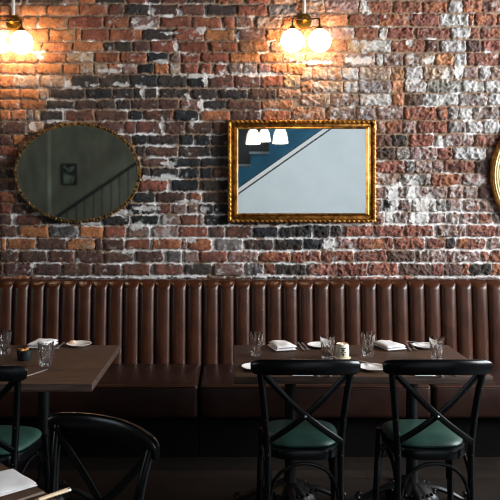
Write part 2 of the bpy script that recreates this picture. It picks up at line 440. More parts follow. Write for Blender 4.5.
    me.loops.add(q.size); me.loops.foreach_set('vertex_index', q.ravel())
    me.polygons.add(len(q)); me.polygons.foreach_set('loop_start', np.arange(0, q.size, 4, dtype=np.int32))
    me.update(calc_edges=True)
    at = me.color_attributes.new('tint', 'FLOAT_COLOR', 'POINT')
    c4 = np.ones((nz * nx, 4), np.float32); c4[:, :3] = np.clip(col.reshape(-1, 3), .004, .9)
    at.data.foreach_set('color', c4.ravel())
    me.shade_smooth()
    m = bpy.data.materials.new('old_brick'); m.use_nodes = True
    n, l, b_ = nodes_of(m)
    ca = n.new('ShaderNodeVertexColor'); ca.layer_name = 'tint'
    l.new(ca.outputs[0], b_.inputs['Base Color']); b_.inputs['Roughness'].default_value = .88
    b_.inputs['Specular IOR Level'].default_value = .25
    tc = n.new('ShaderNodeTexCoord'); no = n.new('ShaderNodeTexNoise'); no.inputs['Scale'].default_value = 110; no.inputs['Detail'].default_value = 5
    l.new(tc.outputs['Object'], no.inputs['Vector'])
    bp = n.new('ShaderNodeBump'); bp.inputs['Strength'].default_value = .35; bp.inputs['Distance'].default_value = .006
    l.new(no.outputs['Fac'], bp.inputs['Height']); l.new(bp.outputs[0], b_.inputs['Normal'])
    me.materials.append(m)
    o_ = bpy.data.objects.new('wall_back', me); COL.objects.link(o_)
    return struct(o_)
brick_wall()

# ------------------------------------------------------------------ room shell
XL, XR, YF, ZC = -4.6, 5.0, -3.6, 3.7
fl = bpy.data.materials.new('dark_boards'); fl.use_nodes = True
n, l, b = nodes_of(fl)
tc = n.new('ShaderNodeTexCoord'); mp = n.new('ShaderNodeMapping'); l.new(tc.outputs['Object'], mp.inputs['Vector'])
br = n.new('ShaderNodeTexBrick'); br.inputs['Scale'].default_value = 1.0
br.inputs['Color1'].default_value = (*lin((38, 30, 25)), 1); br.inputs['Color2'].default_value = (*lin((27, 22, 18)), 1); br.inputs['Mortar'].default_value = (*lin((12, 10, 9)), 1)
br.inputs['Brick Width'].default_value = 1.6; br.inputs['Row Height'].default_value = .13; br.inputs['Mortar Size'].default_value = .003
l.new(mp.outputs[0], br.inputs['Vector'])
no = n.new('ShaderNodeTexNoise'); no.inputs['Scale'].default_value = 9; no.inputs['Detail'].default_value = 7
mx = n.new('ShaderNodeMix'); mx.data_type = 'RGBA'; mx.blend_type = 'OVERLAY'; mx.inputs[0].default_value = .6
l.new(mp.outputs[0], no.inputs['Vector']); l.new(br.outputs['Color'], mx.inputs[6]); l.new(no.outputs['Fac'], mx.inputs[7]); l.new(mx.outputs[2], b.inputs['Base Color'])
b.inputs['Roughness'].default_value = .55; b.inputs['Specular IOR Level'].default_value = .25
struct(obj('floor', boxbm((XL - .2, YF - .2, -.1), (XR + .2, YW + .2, 0)), fl, smooth=False))
struct(obj('ceiling', boxbm((XL - .2, YF - .2, ZC), (XR + .2, YW + .2, ZC + .1)), M['ceiling'], smooth=False))
VY0, VY1, VZ0, VZ1 = .3, 2.2, 1.0, 2.5
bm = bmesh.new()
box(bm, (XL - .15, YF, 0), (XL, VY0, ZC)); box(bm, (XL - .15, VY1, 0), (XL, YW, ZC)); box(bm, (XL - .15, VY0, 0), (XL, VY1, VZ0)); box(bm, (XL - .15, VY0, VZ1), (XL, VY1, ZC))
struct(obj('wall_left', bm, M['side_wall'], smooth=False))
def window(name, xa, xb, y0, y1, z0, z1, nm):
    bm = bmesh.new()
    for z in (z0, z1 - .06): box(bm, (xa, y0, z), (xb, y1, z + .06))
    for k in range(nm + 1):
        y = y0 + (y1 - y0 - .05) * k / nm
        box(bm, (xa, y, z0 + .06), (xb, y + .05, z1 - .06))
    w = struct(obj(name, bm, M['frame_white'], smooth=False))
    xm = (xa + xb) / 2
    obj('pane', boxbm((xm - .003, y0 + .01, z0 + .03), (xm + .003, y1 - .01, z1 - .03)), M['pane'], w, smooth=False)
# right wall with a tall window opening
WY0, WY1, WZ0, WZ1 = .7, 4.6, 1.45, 3.6
UY0, UY1, UZ0, UZ1 = YF + .15, -2.75, 1.3, 3.5
bm = bmesh.new()
box(bm, (XR, YF, 0), (XR + .15, UY0, ZC)); box(bm, (XR, UY1, 0), (XR + .15, WY0, ZC)); box(bm, (XR, UY0, 0), (XR + .15, UY1, UZ0)); box(bm, (XR, UY0, UZ1), (XR + .15, UY1, ZC)); box(bm, (XR, WY1, 0), (XR + .15, YW, ZC))
box(bm, (XR, WY0, 0), (XR + .15, WY1, WZ0)); box(bm, (XR, WY0, WZ1), (XR + .15, WY1, ZC))
struct(obj('wall_right', bm, M['side_wall'], smooth=False))
window('window_1', XR + .03, XR + .1, WY0, WY1, WZ0, WZ1, 4)
window('added_window', XR + .03, XR + .1, UY0, UY1, UZ0, UZ1, 1)  # unseen window, added to light the blue wall
window('window_3', XL - .1, XL - .03, VY0, VY1, VZ0, VZ1, 2)
# wall behind the camera: olive grey on the left, blue on the right
XC = -.75
struct(obj('wall_front', boxbm((XL, YF - .15, 0), (XC, YF, ZC)), M['olive'], smooth=False))
struct(obj('wall_front_right', boxbm((XC, YF - .15, 0), (XR, YF, ZC)), M['blue'], smooth=False))
YG = 5.07                                    # mirror glass plane
def refl(px, py, y):                         # a point of the plane y seen in a flat mirror hanging on the brick wall
    D = 2 * YG - y
    return ((px - CX) / F * D, H - (py - CY) / F * D)
xp = refl(48, 0, YF + .25)[0]
struct(obj('wall_pier', boxbm((XL, YF, 0), (xp, YF + .25, ZC)), M['olive'], smooth=False))
# white side of the staircase
YS = -2.6
def line_pt(t, off):                         # along the stringer, offset downwards in pixels
    return refl(237 + 94 * t, 194.5 - 66 * t + off, YS)
def band(off0, off1, t0, t1): return [line_pt(t0, off1), line_pt(t1, off1), line_pt(t1, off0), line_pt(t0, off0)]
p0, p1 = line_pt(-1.05, 1), line_pt(1.6, 1)
struct(obj('wall_stair', prism(bmesh.new(), [(p0[0], 0), (XR, 0), (XR, p1[1]), (p1[0], p1[1]), (p0[0], max(p0[1], .05))], YS - .08, YS), M['white_wall'], smooth=False))
struct(obj('shadow_trim_lower', prism(bmesh.new(), band(-.9, 1.1, -1.05, 1.6), YS - .08, YS + .006), M['charcoal'], smooth=False))  # dark strip imitating the shadow gap below the white cap
struct(obj('trim_2', prism(bmesh.new(), band(-5.2, -.8, -1.05, 1.6), YS - .1, YS + .03), M['frame_white'], smooth=False))
struct(obj('shadow_trim_upper', prism(bmesh.new(), band(-6.2, -5.1, -1.05, 1.6), YS - .1, YS + .035), M['charcoal'], smooth=False))  # thin dark strip, shade along the cap's upper edge put in as colour
# dark soffits with pale ledges against the blue wall
YB = YF + .35
def soffit(name, px0, px1, py0, py1, m, ya=YF, yb=YB):
    a = refl(px0, py0, yb); b_ = refl(px1, py1, yb)
    struct(obj(name, boxbm((a[0], ya, b_[1]), (b_[0], yb, a[1])), m, smooth=False))
soffit('trim_4', 226, 250.5, 122, 164, M['charcoal']); soffit('trim_5', 226, 250.5, 164, 166.4, M['pale_grey'], YF, YB + .03)
soffit('trim_6', 250.7, 269, 122, 151.6, M['charcoal']); soffit('trim_7', 249, 269.4, 151.6, 153.8, M['pale_grey'], YF, YB + .03)
# lower flight of stairs on the left, with its railing
bm = bmesh.new()
YR = -2.9
x0, zr0 = refl(58, 216, YR); sl = .674; run = .26
poly = [(x0 - .1, 0)]
zz = .17; xx = x0 - .1
while xx < -1.1:
    poly += [(xx, zz), (xx + run, zz)]; xx += run; zz += run * sl
poly += [(-.6, zz - run * sl), (-.6, 0)]
struct(obj('trim_8', prism(bm, poly, YF, YR + .02), M['charcoal'], smooth=False))
rail = thing('stair_railing', 'black metal stair railing reflected at the bottom of the oval mirror', 'railing', (0, 0, 0))
a = Vector((x0 - .08, YR, zr0 - .08 * sl)); b_ = Vector((-1.15, YR, zr0 + (-1.15 - x0) * sl))
obj('handrail', sweep(bmesh.new(), [a, b_], .025, .03), M['charcoal'], rail)
pxs = [58.5, 67, 76.2, 84.5, 93.5, 102, 111.2, 119.5, 128.2, 137]
for px in pxs:
    x = refl(px, 0, YR)[0]; zt = zr0 + (x - x0) * sl
    zb = .17 + math.floor((x - (x0 - .1)) / run) * run * sl
    obj('baluster', sweep(bmesh.new(), [(x, YR, zb - .005), (x, YR, zt)], .011, up=(0, 1, 0), seg=8), M['charcoal'], rail)
# small picture on the olive wall
pa = refl(61.5, 163.5, YF + .03); pb = refl(76.8, 185.3, YF + .03)
pic = thing('framed_picture', 'small dark framed picture on the olive wall, reflected in the oval mirror', 'picture', ((pa[0] + pb[0]) / 2, YF, (pa[1] + pb[1]) / 2))
w_, h_ = (pb[0] - pa[0]) / 2, (pa[1] - pb[1]) / 2
bm = bmesh.new()
fw = .035
box(bm, (-w_, 0, -h_), (w_, .03, -h_ + fw)); box(bm, (-w_, 0, h_ - fw), (w_, .03, h_))
box(bm, (-w_, 0, -h_ + fw), (-w_ + fw, .03, h_ - fw)); box(bm, (w_ - fw, 0, -h_ + fw), (w_, .03, h_ - fw))
obj('picture_frame', bm, M['charcoal'], pic, smooth=False)
obj('picture_print', boxbm((-w_ + fw, 0, -h_ + fw), (w_ - fw, .012, h_ - fw)), M['picture_dark'], pic, smooth=False)

# pendants reflected in the gilt mirror
def pendant(px0, px1, pyb, y, label, like=None):
    a = refl(px0, pyb, y); b2 = refl(px1, pyb, y)
    t = thing('pendant_lamp', label, 'lamp', ((a[0] + b2[0]) / 2, y, a[1]), 0, 'white pendant lamps')
    r = (b2[0] - a[0]) / 2
    hh = r * 2.1
    prof = [(r, 0), (r * 1.0, .02), (r * .93, hh * .3), (r * .82, hh * .6), (r * .6, hh * .85), (r * .3, hh * .97), (.02, hh)]
    obj('lamp_shade', lathe(bmesh.new(), prof + [(.02, hh - .008)] + [(q * .96, z - .004) for q, z in prof[::-1][1:]], 28), M['shade'], t)
    obj('cap', lathe(bmesh.new(), [(0, hh - .01), (.03, hh - .01), (.03, hh + .05), (0, hh + .05)], 16), M['dark_brass'], t)
    obj('cord', sweep(bmesh.new(), [(0, 0, hh + .04), (0, 0, ZC - a[1])], .006, up=(0, 1, 0), seg=8), M['charcoal'], t)
pendant(245.6, 260.6, 144, -.8, 'glowing white pendant lamp, leftmost of three in the gilt mirror')
pendant(257.8, 270.8, 141.5, -1.9, 'glowing white pendant lamp, middle and farthest of three in the gilt mirror')
pendant(272.4, 288.2, 143.4, -.8, 'glowing white pendant lamp, rightmost of three in the gilt mirror')

# ------------------------------------------------------------------ mirrors
def gilt_mirror():
    a = at_y(227.8, 119.8, 5.068); b_ = at_y(376.2, 222.4, 5.068)
    c = Vector(((a.x + b_.x) / 2, YW - .004, (a.z + b_.z) / 2)); hw, hh = (b_.x - a.x) / 2, (a.z - b_.z) / 2
    t = thing('wall_mirror', 'rectangular mirror in a gilt rope-edged frame on the brick wall', 'mirror', c)
    ia = at_y(237, 128.6, YG); ib = at_y(366.2, 214.8, YG)
    iw, ih = (ib.x - ia.x) / 2, (ia.z - ib.z) / 2
    obj('backing', boxbm((-hw + .01, -.03, -hh + .01), (hw - .01, 0, hh - .01)), M['old_gold'], t, smooth=False)
    obj('mirror_glass', boxbm((-iw - .004, -(YW - .004 - YG), -ih - .004), (iw + .004, -.03, ih + .004)), M['mirror'], t, smooth=False)
    def frame_band(bm, w0, h0, y0, w1, h1, y1):
        A = [bm.verts.new((sx * w0, y0, sz * h0)) for sx, sz in ((-1, -1), (1, -1), (1, 1), (-1, 1))]
        B = [bm.verts.new((sx * w1, y1, sz * h1)) for sx, sz in ((-1, -1), (1, -1), (1, 1), (-1, 1))]
        for i in range(4): bm.faces.new((A[i], A[(i + 1) % 4], B[(i + 1) % 4], B[i]))
    # profile from the outside edge to the glass
    prof = [(0, -.0), (0, -.03), (.010, -.04), (.022, -.038), (.026, -.032), (.034, -.036), (.044, -.040), (.050, -.052), (.056, -.056), (.061, -.054), (.064, -.044), (.066, -.038)]
    fwid = hw - iw
    bm = bmesh.new()
    sc_ = fwid / .066
    for (d0, y0), (d1, y1) in zip(prof, prof[1:]):
        frame_band(bm, hw - d0 * sc_, hh - d0 * sc_, y0, hw - d1 * sc_, hh - d1 * sc_, y1)
    obj('frame', bm, M['gold'], t)
    bm = bmesh.new()
    rr = .013
    ww, h2 = hw - .012, hh - .012
    for p, q in (((-ww, -h2), (ww, -h2)), ((ww, -h2), (ww, h2)), ((ww, h2), (-ww, h2)), ((-ww, h2), (-ww, -h2))):
        L = math.hypot(q[0] - p[0], q[1] - p[1]); N = int(L / .004)
        pts = [(p[0] + (q[0] - p[0]) * k / N, -.042, p[1] + (q[1] - p[1]) * k / N) for k in range(N + 1)]
        sweep(bm, pts, rr, rr, up=(0, 1, 0), seg=12, twist=lambda k, th: .72 + .36 * abs(math.cos(1.0 * th + k * .004 / .034 * PI)))
    obj('rope_moulding', bm, M['gold'], t)
    bm = bmesh.new()
    for p, q in (((-iw, -ih), (iw, -ih)), ((iw, -ih), (iw, ih)), ((iw, ih), (-iw, ih)), ((-iw, ih), (-iw, -ih))):
        sweep(bm, [(p[0], -.049, p[1]), (q[0], -.049, q[1])], .005, seg=8, up=(0, 1, 0))
    obj('inner_bead', bm, M['gold'], t)
gilt_mirror()

def oval_mirror():
    c = at_y(77.2, 172.8, 5.07)
    t = thing('wall_mirror', 'oval mirror in a thin tarnished leaf-carved frame on the brick wall', 'mirror', (c.x, YW - .004, c.z))
    A, B = 63 * 5.07 / F, 49.8 * 5.07 / F
    def ring(a, b_, n=200): return [(a * math.cos(2 * PI * k / n), b_ * math.sin(2 * PI * k / n)) for k in range(n)]
    def disc(a, b_, y0, y1):
        bm = bmesh.new(); prism(bm, ring(a, b_, 96), y0, y1); return bm
    obj('backing', disc(A - .012, B - .012, -.028, 0), M['old_gold'], t, smooth=False)
    obj('mirror_glass', disc(A - .016, B - .016, -(YW - .004 - YG), -.028), M['old_mirror'], t)
    bm = bmesh.new()
    rs = random.Random(3)
    sweep(bm, [(x, -.035, z) for x, z in ring(A - .012, B - .012, 240)], .0085, .012, up=(0, 1, 0), closed=True, seg=10,
          twist=lambda k, th: .8 + .25 * math.sin(k * 2 * PI * 40 / 240 + th))
    n = 120
    for k in range(n):
        th = 2 * PI * k / n
        p = Vector(((A - .004) * math.cos(th), -.038 - .006 * (k % 2), (B - .004) * math.sin(th)))
        ball(bm, p, .0095 + .003 * rs.random(), 8, 6, (1, .8, 1))
        p2 = Vector(((A - .018) * math.cos(th + .02), -.043, (B - .018) * math.sin(th + .02)))
        ball(bm, p2, .006, 6, 5)
    obj('carved_frame', bm, M['old_gold'], t)
oval_mirror()

def round_mirror():
    c = at_y(559.5, 175, 5.06); R = 68 * 5.06 / F
    t = thing('wall_mirror', 'round mirror in a ridged cream and gold frame, cut off by the right edge', 'mirror', (c.x, YW - .004, c.z))
    def ringed(prof, m, name):
        bm = bmesh.new(); lathe(bm, prof, 96)
        for v in bm.verts: v.co = Vector((v.co.x, -v.co.z, v.co.y))
        obj(name, bm, m, t)
    ringed([(R - .02, 0), (R - .002, 0), (R, .02), (R - .006, .036), (R - .016, .04), (R - .022, .034), (R - .022, 0)], M['gold'], 'gold_rim')
    pr = [(R - .022, 0)]
    for k in range(5):
        r0 = R - .022 - k * .017
        pr += [(r0 - .002, .034 - k * .002), (r0 - .008, .041 - k * .002), (r0 - .015, .034 - k * .002)]
    pr += [(R - .112, 0)]
    ringed(pr, M['cream_gold'], 'ridged_frame')
    ringed([(0, 0), (R - .105, 0), (R - .105, .02), (0, .02)], M['mirror'], 'mirror_glass')
round_mirror()

# ------------------------------------------------------------------ sconces
def sconce():
    t = thing('wall_sconce', 'twin-globe brass wall sconce above the gilt mirror', 'lamp', (0, YW, 2.872), 0, 'twin globe sconces')
    def facing(prof, seg=40):
        bm = lathe(bmesh.new(), prof, seg)
        for v in bm.verts: v.co = Vector((v.co.x, -v.co.z, v.co.y))
        return bm
    obj('backplate', facing([(0, 0), (.056, 0), (.057, .012), (.052, .02), (.03, .024), (0, .025)]), M['brass'], t)
    obj('hub', facing([(0, .02), (.016, .022), (.018, .05), (.022, .06), (.02, .075), (.012, .085), (0, .087)], 24), M['brass'], t)
    obj('conduit', sweep(bmesh.new(), [(0, -.018, .05), (0, -.018, .42), (0, -.018, ZC - 2.872)], .0125, up=(0, 1, 0)), M['conduit'], t)
    gy = -.145
    for s in (-1, 1):
        gx = s * .094
        pts = spline([(0, -.065, -.006), (s * .05, -.11, -.012), (gx - s * .018, gy + .005, -.016), (gx - s * .004, gy, -.026), (gx, gy, -.045), (gx, gy, -.075)], 6)
        arm = obj('arm', sweep(bmesh.new(), pts, .0062, seg=10), M['dark_brass'], t)
        obj('globe_cap', lathe(bmesh.new(), [(0, -.066), (.012, -.066), (.02, -.075), (.033, -.088), (.036, -.094), (0, -.094)], 24, loc=(gx, gy, 0)), M['brass'], t)
        obj('glass_globe', ball(bmesh.new(), (gx, gy, -.171), .0795, 40, 24), M['globe'], t)
    return t
sc0 = sconce()
sc0.location.x = at_y(304.3, 0, 5.09).x
dup(sc0, 'twin-globe brass wall sconce above the oval mirror, at the left edge', (at_y(12.8, 0, 5.09).x, YW, 2.86), 0, 'twin globe sconces')

# ------------------------------------------------------------------ banquette
SECW = 206 * 5.0 / F
XB = (203 - CX) * 5.0 / F
def bench(x0, label):
    W = SECW - .006
    t = thing('banquette_bench', label, 'bench', (x0, 0, 0), 0, 'channelled leather banquettes')
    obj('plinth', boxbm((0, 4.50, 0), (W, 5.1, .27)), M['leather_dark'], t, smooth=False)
    # seat cushion: rounded, softly crowned
    bm = boxbm((.002, 4.405, .265), (W - .002, 5.0, .475), .028, 4)
    bmesh.ops.subdivide_edges(bm, edges=[e for e in bm.edges if e.calc_length() > .4], cuts=14, use_grid_fill=True)
    for v in bm.verts:
        if v.co.z > .45: v.co.z += .012 * math.sin(PI * min(max((v.co.y - 4.4) / .6, 0), 1)) * math.sin(PI * min(max(v.co.x / W, 0), 1)) ** .4
    st = obj('seat', bm, M['seat_leather'], t)
    obj('piping', sweep(bmesh.new(), [(.02, 4.409, .462), (W / 2, 4.407, .463), (W - .02, 4.409, .462)], .0055, seg=8), M['leather'], st)
    # channel-tufted back
    nch, per = 13, 20
    path = [(4.965, .44), (4.972, .52), (4.98, .62), (4.988, .72), (4.996, .82), (5.003, .90), (5.009, .965), (5.012, .995), (5.018, 1.016), (5.032, 1.030), (5.056, 1.036), (5.10, 1.038)]
    P = spline([(0, y, z) for y, z in path], 3)
    bm = bmesh.new(); rows = []
    cw = W / nch
    for i, p in enumerate(P):
        a = P[max(i - 1, 0)]; c = P[min(i + 1, len(P) - 1)]
        tn = (c - a).normalized(); nrm = Vector((0, -tn.z, tn.y))
        tt = i / (len(P) - 1)
        amp = .027 * (1 if p.z < .99 else max(.25, 1 - (p.z - .99) / .045))
        row = []
        for k in range(nch * per + 1):
            u = (k % per) / per * 2 - 1
            bulge = (1 - abs(u) ** 2.8) ** .7
            wob = .0018 * math.sin(7 * p.z + k // per * 1.7) * (1 - abs(u))
            row.append(bm.verts.new(Vector((k * cw / per, p.y, p.z)) + nrm * (amp * bulge + wob)))
        rows.append(row)
    for r0, r1 in zip(rows, rows[1:]):
        for k in range(len(r0) - 1): bm.faces.new((r0[k], r0[k + 1], r1[k + 1], r1[k]))
    # close the ends and the back
    e = [bm.verts.new((x, 5.1, z)) for x in (0, W) for z in (.44,)]
    bm.faces.new([r[0] for r in rows] + [e[0]]); bm.faces.new([r[-1] for r in rows][::-1] + [e[1]])
    ob = obj('backrest', bm, M['leather'], t)
    ob.data.set_sharp_from_angle(angle=math.radians(70))
    return t
bench(XB - SECW, 'brown channelled leather banquette section below the oval mirror, behind the left table')
bench(XB, 'brown channelled leather banquette section below the gilt mirror, middle of the row')
bench(XB + SECW, 'brown channelled leather banquette section at the right edge, below the round mirror')

# ------------------------------------------------------------------ tables
TZ = .76
def table(name, label, x0, x1, y0, y1, loc, rz, cols):
    t = thing(name, label, 'table', loc, rz, 'dark wood pedestal tables')
    bm = boxbm((x0, y0, TZ - .037), (x1, y1, TZ), .003, 2)
    for f in bm.faces: f.material_index = 0 if f.normal.z > .7 else 1
    obj('tabletop', bm, [M['wood'], M['wood_edge']], t)
    for cx_, cy_ in cols:
        cm = obj('column', lathe(bmesh.new(), [(0, .05), (.05, .05), (.048, .09), (.034, .12), (.030, .2), (.030, .6), (.034, .66), (.05, .69), (.05, .70), (0, .70)], 28, loc=(cx_, cy_, 0)), M['iron'], t)
        obj('top_plate', boxbm((cx_ - .17, cy_ - .17, TZ - .049), (cx_ + .17, cy_ + .17, TZ - .0375), .003, 1), M['iron'], cm)
        bm = bmesh.new()       # scrolled cast-iron foot with beaded dome
        lathe(bm, [(0, .115), (.05, .11), (.075, .095), (.11, .075), (.135, .05), (.14, .03), (.125, .025), (0, .025)], 48, loc=(cx_, cy_, 0), mod=lambda th, r, z: r * (1 + .05 * math.cos(12 * th)))
        for k in range(24):
            th = 2 * PI * k / 24
            ball(bm, (cx_ + .118 * math.cos(th), cy_ + .118 * math.sin(th), .072), .0095, 8, 6)
        for k in range(4):
            th = PI / 2 * k
            dx, dy = math.cos(th), math.sin(th)
            pts = spline([(cx_ + dx * r, cy_ + dy * r, z) for r, z in ((.05, .085), (.13, .075), (.2, .05), (.255, .022), (.28, .018), (.292, .03), (.285, .045), (.272, .044))], 5)
            sweep(bm, pts, .017, .013, seg=10, scale=lambda q: 1.25 - .55 * q)
        obj('cast_foot', bm, M['iron'], cm)
    return t
ra = at_z(233.4, 345, TZ); rb = at_z(492, 377, TZ)
RX0, RX1 = ra.x, at_z(447.5, 345, TZ).x + .003
TYB, TYF = 720 * (H - TZ) / 152.0, 720 * (H - TZ) / 183.6
rx, ry = (RX0 + RX1) / 2, (TYB + TYF) / 2
table('dining_table', 'dark wood dining table set for four, below the gilt mirror', RX0 - rx, RX1 - rx, TYF - ry, TYB - ry, (rx, ry, 0), 0, [(-.325, .0), (.325, .0)])
lx1 = at_z(120.5, 344.5, TZ).x; lyf = 720 * (H - TZ) / 191.0
lx0 = lx1 - 1.30
table('dining_table', 'dark wood dining table at the left edge, below the oval mirror', lx0, lx1, lyf, TYB, (0, 0, 0), 0, [((lx0 + lx1) / 2 + .3, (lyf + TYB) / 2 + .06), ((lx0 + lx1) / 2 - .3, (lyf + TYB) / 2 + .06)])
fe0, fe1 = at_z(0, 462, TZ), at_z(58, 500, TZ)
ed = (fe1 - fe0).normalized(); nd = Vector((-ed.y, ed.x, 0))
fm = fe0 + ed * .2
fc = fm - nd * .35
fth = math.atan2(ed.y, ed.x)
table('dining_table', 'dark wood table corner with white napkin in the bottom left foreground', -.36, .36, -.35, .35, (fc.x, fc.y, 0), fth, [(0, 0)])

# ------------------------------------------------------------------ chairs
def chair(label):
    t = thing('dining_chair', label, 'chair', (0, 0, 0), 0, 'black cross-back chairs')
    bk = M['black']
    # crest rail, bowed backwards
    RX = .248
    pts = []
    for k in range(41):
        u = k / 40 * 2 - 1
        pts.append((u * RX, -.235 - .062 * (1 - u * u), .851 + .014 * (1 - u * u)))
    def rs(q):
        e = min(q, 1 - q) * 2
        return .62 + .38 * min(1, (e / .16)) ** .5 if e > 0 else .6
    obj('crest_rail', sweep(bmesh.new(), pts, .015, .036, seg=20, scale=rs, power=2.6), bk, t)
    for s in (-1, 1):
        path = spline([(s * .172, -.215, 0), (s * .170, -.198, .22), (s * .170, -.19, .45), (s * .180, -.196, .58), (s * .196, -.218, .74), (s * .212, -.244, .85)], 7)
        lg = obj('rear_leg', sweep(bmesh.new(), path, .0165, .0165, up=(0, 1, 0), seg=12, scale=lambda q: .9 + .1 * math.sin(PI * q)), bk, t)
        for z, y in ((.435, -.207), (.60, -.214)):
            obj('screw', ball(bmesh.new(), (s * (.170 if z < .5 else .182), y, z), .004, 8, 6), M['dark_brass'], lg)
        path = spline([(s * .195, .205, 0), (s * .19, .19, .2), (s * .182, .168, .44)], 7)
        obj('front_leg', sweep(bmesh.new(), path, .0165, up=(0, 1, 0), seg=12), bk, t)
        # cross strap: flat curved slat from the top corner to the opposite side of the seat
        pts = []
        for k in range(25):
            q = k / 24
            x = s * (-.212 + .382 * q)
            z = .842 - .345 * q - .02 * math.sin(PI * q)
            y = -.232 + .03 * q - .030 * math.sin(PI * q) - .004 * s
            pts.append((x, y, z))
        st = obj('cross_strap', sweep(bmesh.new(), pts, .0045, .0145, up=(0, 0, 1), seg=10, power=3), bk, t)
        if s > 0:
            obj('rivet', ball(bmesh.new(), (-.212 + .382 * .55, -.258, .842 - .345 * .555 - .02), .006, 8, 6), M['steel'], st)
    # seat ring and green pad (wider at the front)
    def outline(k, n, grow, hd):
        th = 2 * PI * k / n
        c, s = math.cos(th), math.sin(th)
        x = math.copysign(abs(c) ** .62, c); y = math.copysign(abs(s) ** .62, s)
        wdt = .166 + .030 * (y + 1) / 2
        return x * (wdt + grow), y * (hd + grow) + .195 - hd
    n = 48
    bm = bmesh.new()
    def lofted(levels, hd):
        rings = []
        for grow, z in levels:
            rings.append([bm.verts.new((*outline(k, n, grow, hd), z)) for k in range(n)])
        for a, b_ in zip(rings, rings[1:]):
            for k in range(n): bm.faces.new((a[k], a[(k + 1) % n], b_[(k + 1) % n], b_[k]))
        bm.faces.new(rings[0][::-1]); bm.faces.new(rings[-1])
    lofted([(-.006, .405), (.004, .41), (.006, .438), (.002, .451)], .195)
    obj('seat_frame', bm, bk, t)
    bm = bmesh.new()
    lofted([(-.01, .451), (0, .455), (.002, .463), (-.004, .473), (-.022, .483), (-.055, .489), (-.1, .492)], .178)
    obj('seat_pad', bm, M['green'], t)
    # bentwood hoops under the seat, one on each side
    def hoop(p, q):
        p, q = Vector(p), Vector(q); pts = []
        for k in range(33):
            u = k / 32; a_ = PI * u
            f = .5 - .5 * math.cos(a_) if True else u
            pos = p.lerp(q, .04 + .92 * f)
            pts.append((pos.x, pos.y, .17 + .225 * math.sin(a_) ** .62))
        obj('hoop', sweep(bmesh.new(), pts, .009, .009, seg=8), bk, t)
    hoop((-.172, -.2, 0), (.172, -.2, 0)); hoop((-.192, .19, 0), (.192, .19, 0))
    hoop((-.172, -.2, 0), (-.192, .19, 0)); hoop((.172, -.2, 0), (.192, .19, 0))
    return t
c1 = chair('black cross-back chair with green seat, left one of the pair below the gilt mirror')
CHY = 3.35 + .19
c1.location = (.346, CHY, 0)
dup(c1, 'black cross-back chair with green seat, right one of the pair below the gilt mirror', (.951, CHY, 0), 0)
dup(c1, 'black cross-back chair cut off by the left edge, pushed up to the left table', (-1.12, 3.445, 0), math.radians(-6))
fd = Vector((-.575, -.818, 0))
cc = Vector((-.42, 2.365, 0)) + fd * .245
dup(c1, 'black cross-back chair turned towards us, its curved rail shining, in the near left foreground', (cc.x, cc.y, 0), math.atan2(fd.y, fd.x) - PI / 2)

# ------------------------------------------------------------------ things on the tables
def tumbler(label):
    t = thing('water_glass', label, 'glass', (0, 0, 0), 0, 'clear tumblers')
    outer = [(0, 0), (.027, 0), (.029, .003), (.031, .03), (.034, .06), (.0365, .082), (.0375, .09), (.0395, .105), (.041, .124)]
    inner = [(.0388, .1248), (.0368, .105), (.0335, .09), (.0300, .075), (.0265, .05), (.0235, .026), (.018, .02), (0, .019)]
    def mod(th, r, z):
        if z < .088 and r > .026:
            k = 9; a = (th % (2 * PI / k)) - PI / k
            f = min(1, (.088 - z) / .02)
            return r * (1 - f * (1 - math.cos(PI / k) / math.cos(a)) * 1.5)
        return r
    bm = lathe(bmesh.new(), outer, 90, mod)
    # inner wall stays round
    lathe(bm, [outer[-1]] + inner, 90)
    bmesh.ops.remove_doubles(bm, verts=bm.verts, dist=1e-6)
    obj('tumbler', bm, M['glass'], t)
    return t
def put(px, py, z=TZ + .0005): return at_z(px, py, z)
tg = tumbler('faceted water glass at the left back of the centre table, beside a folded napkin')
tg.location = put(256, 355.5)
for px, py, lab in ((327.5, 359.5, 'faceted water glass touching elbows with the white votive candle'), (368, 355.5, 'faceted water glass right of the votive candle, beside a folded napkin'),
                    (437, 361, 'faceted water glass rightmost on the centre table, above the right chair'),
                    (4.5, 353.5, 'faceted water glass cut by the left edge on the left table'), (45.8, 366, 'faceted water glass nearest the front of the left table, by a knife')):
    lab = lab.replace('touching elbows with', 'just left of')
    dup(tg, lab, put(px, py), random.uniform(0, 1))

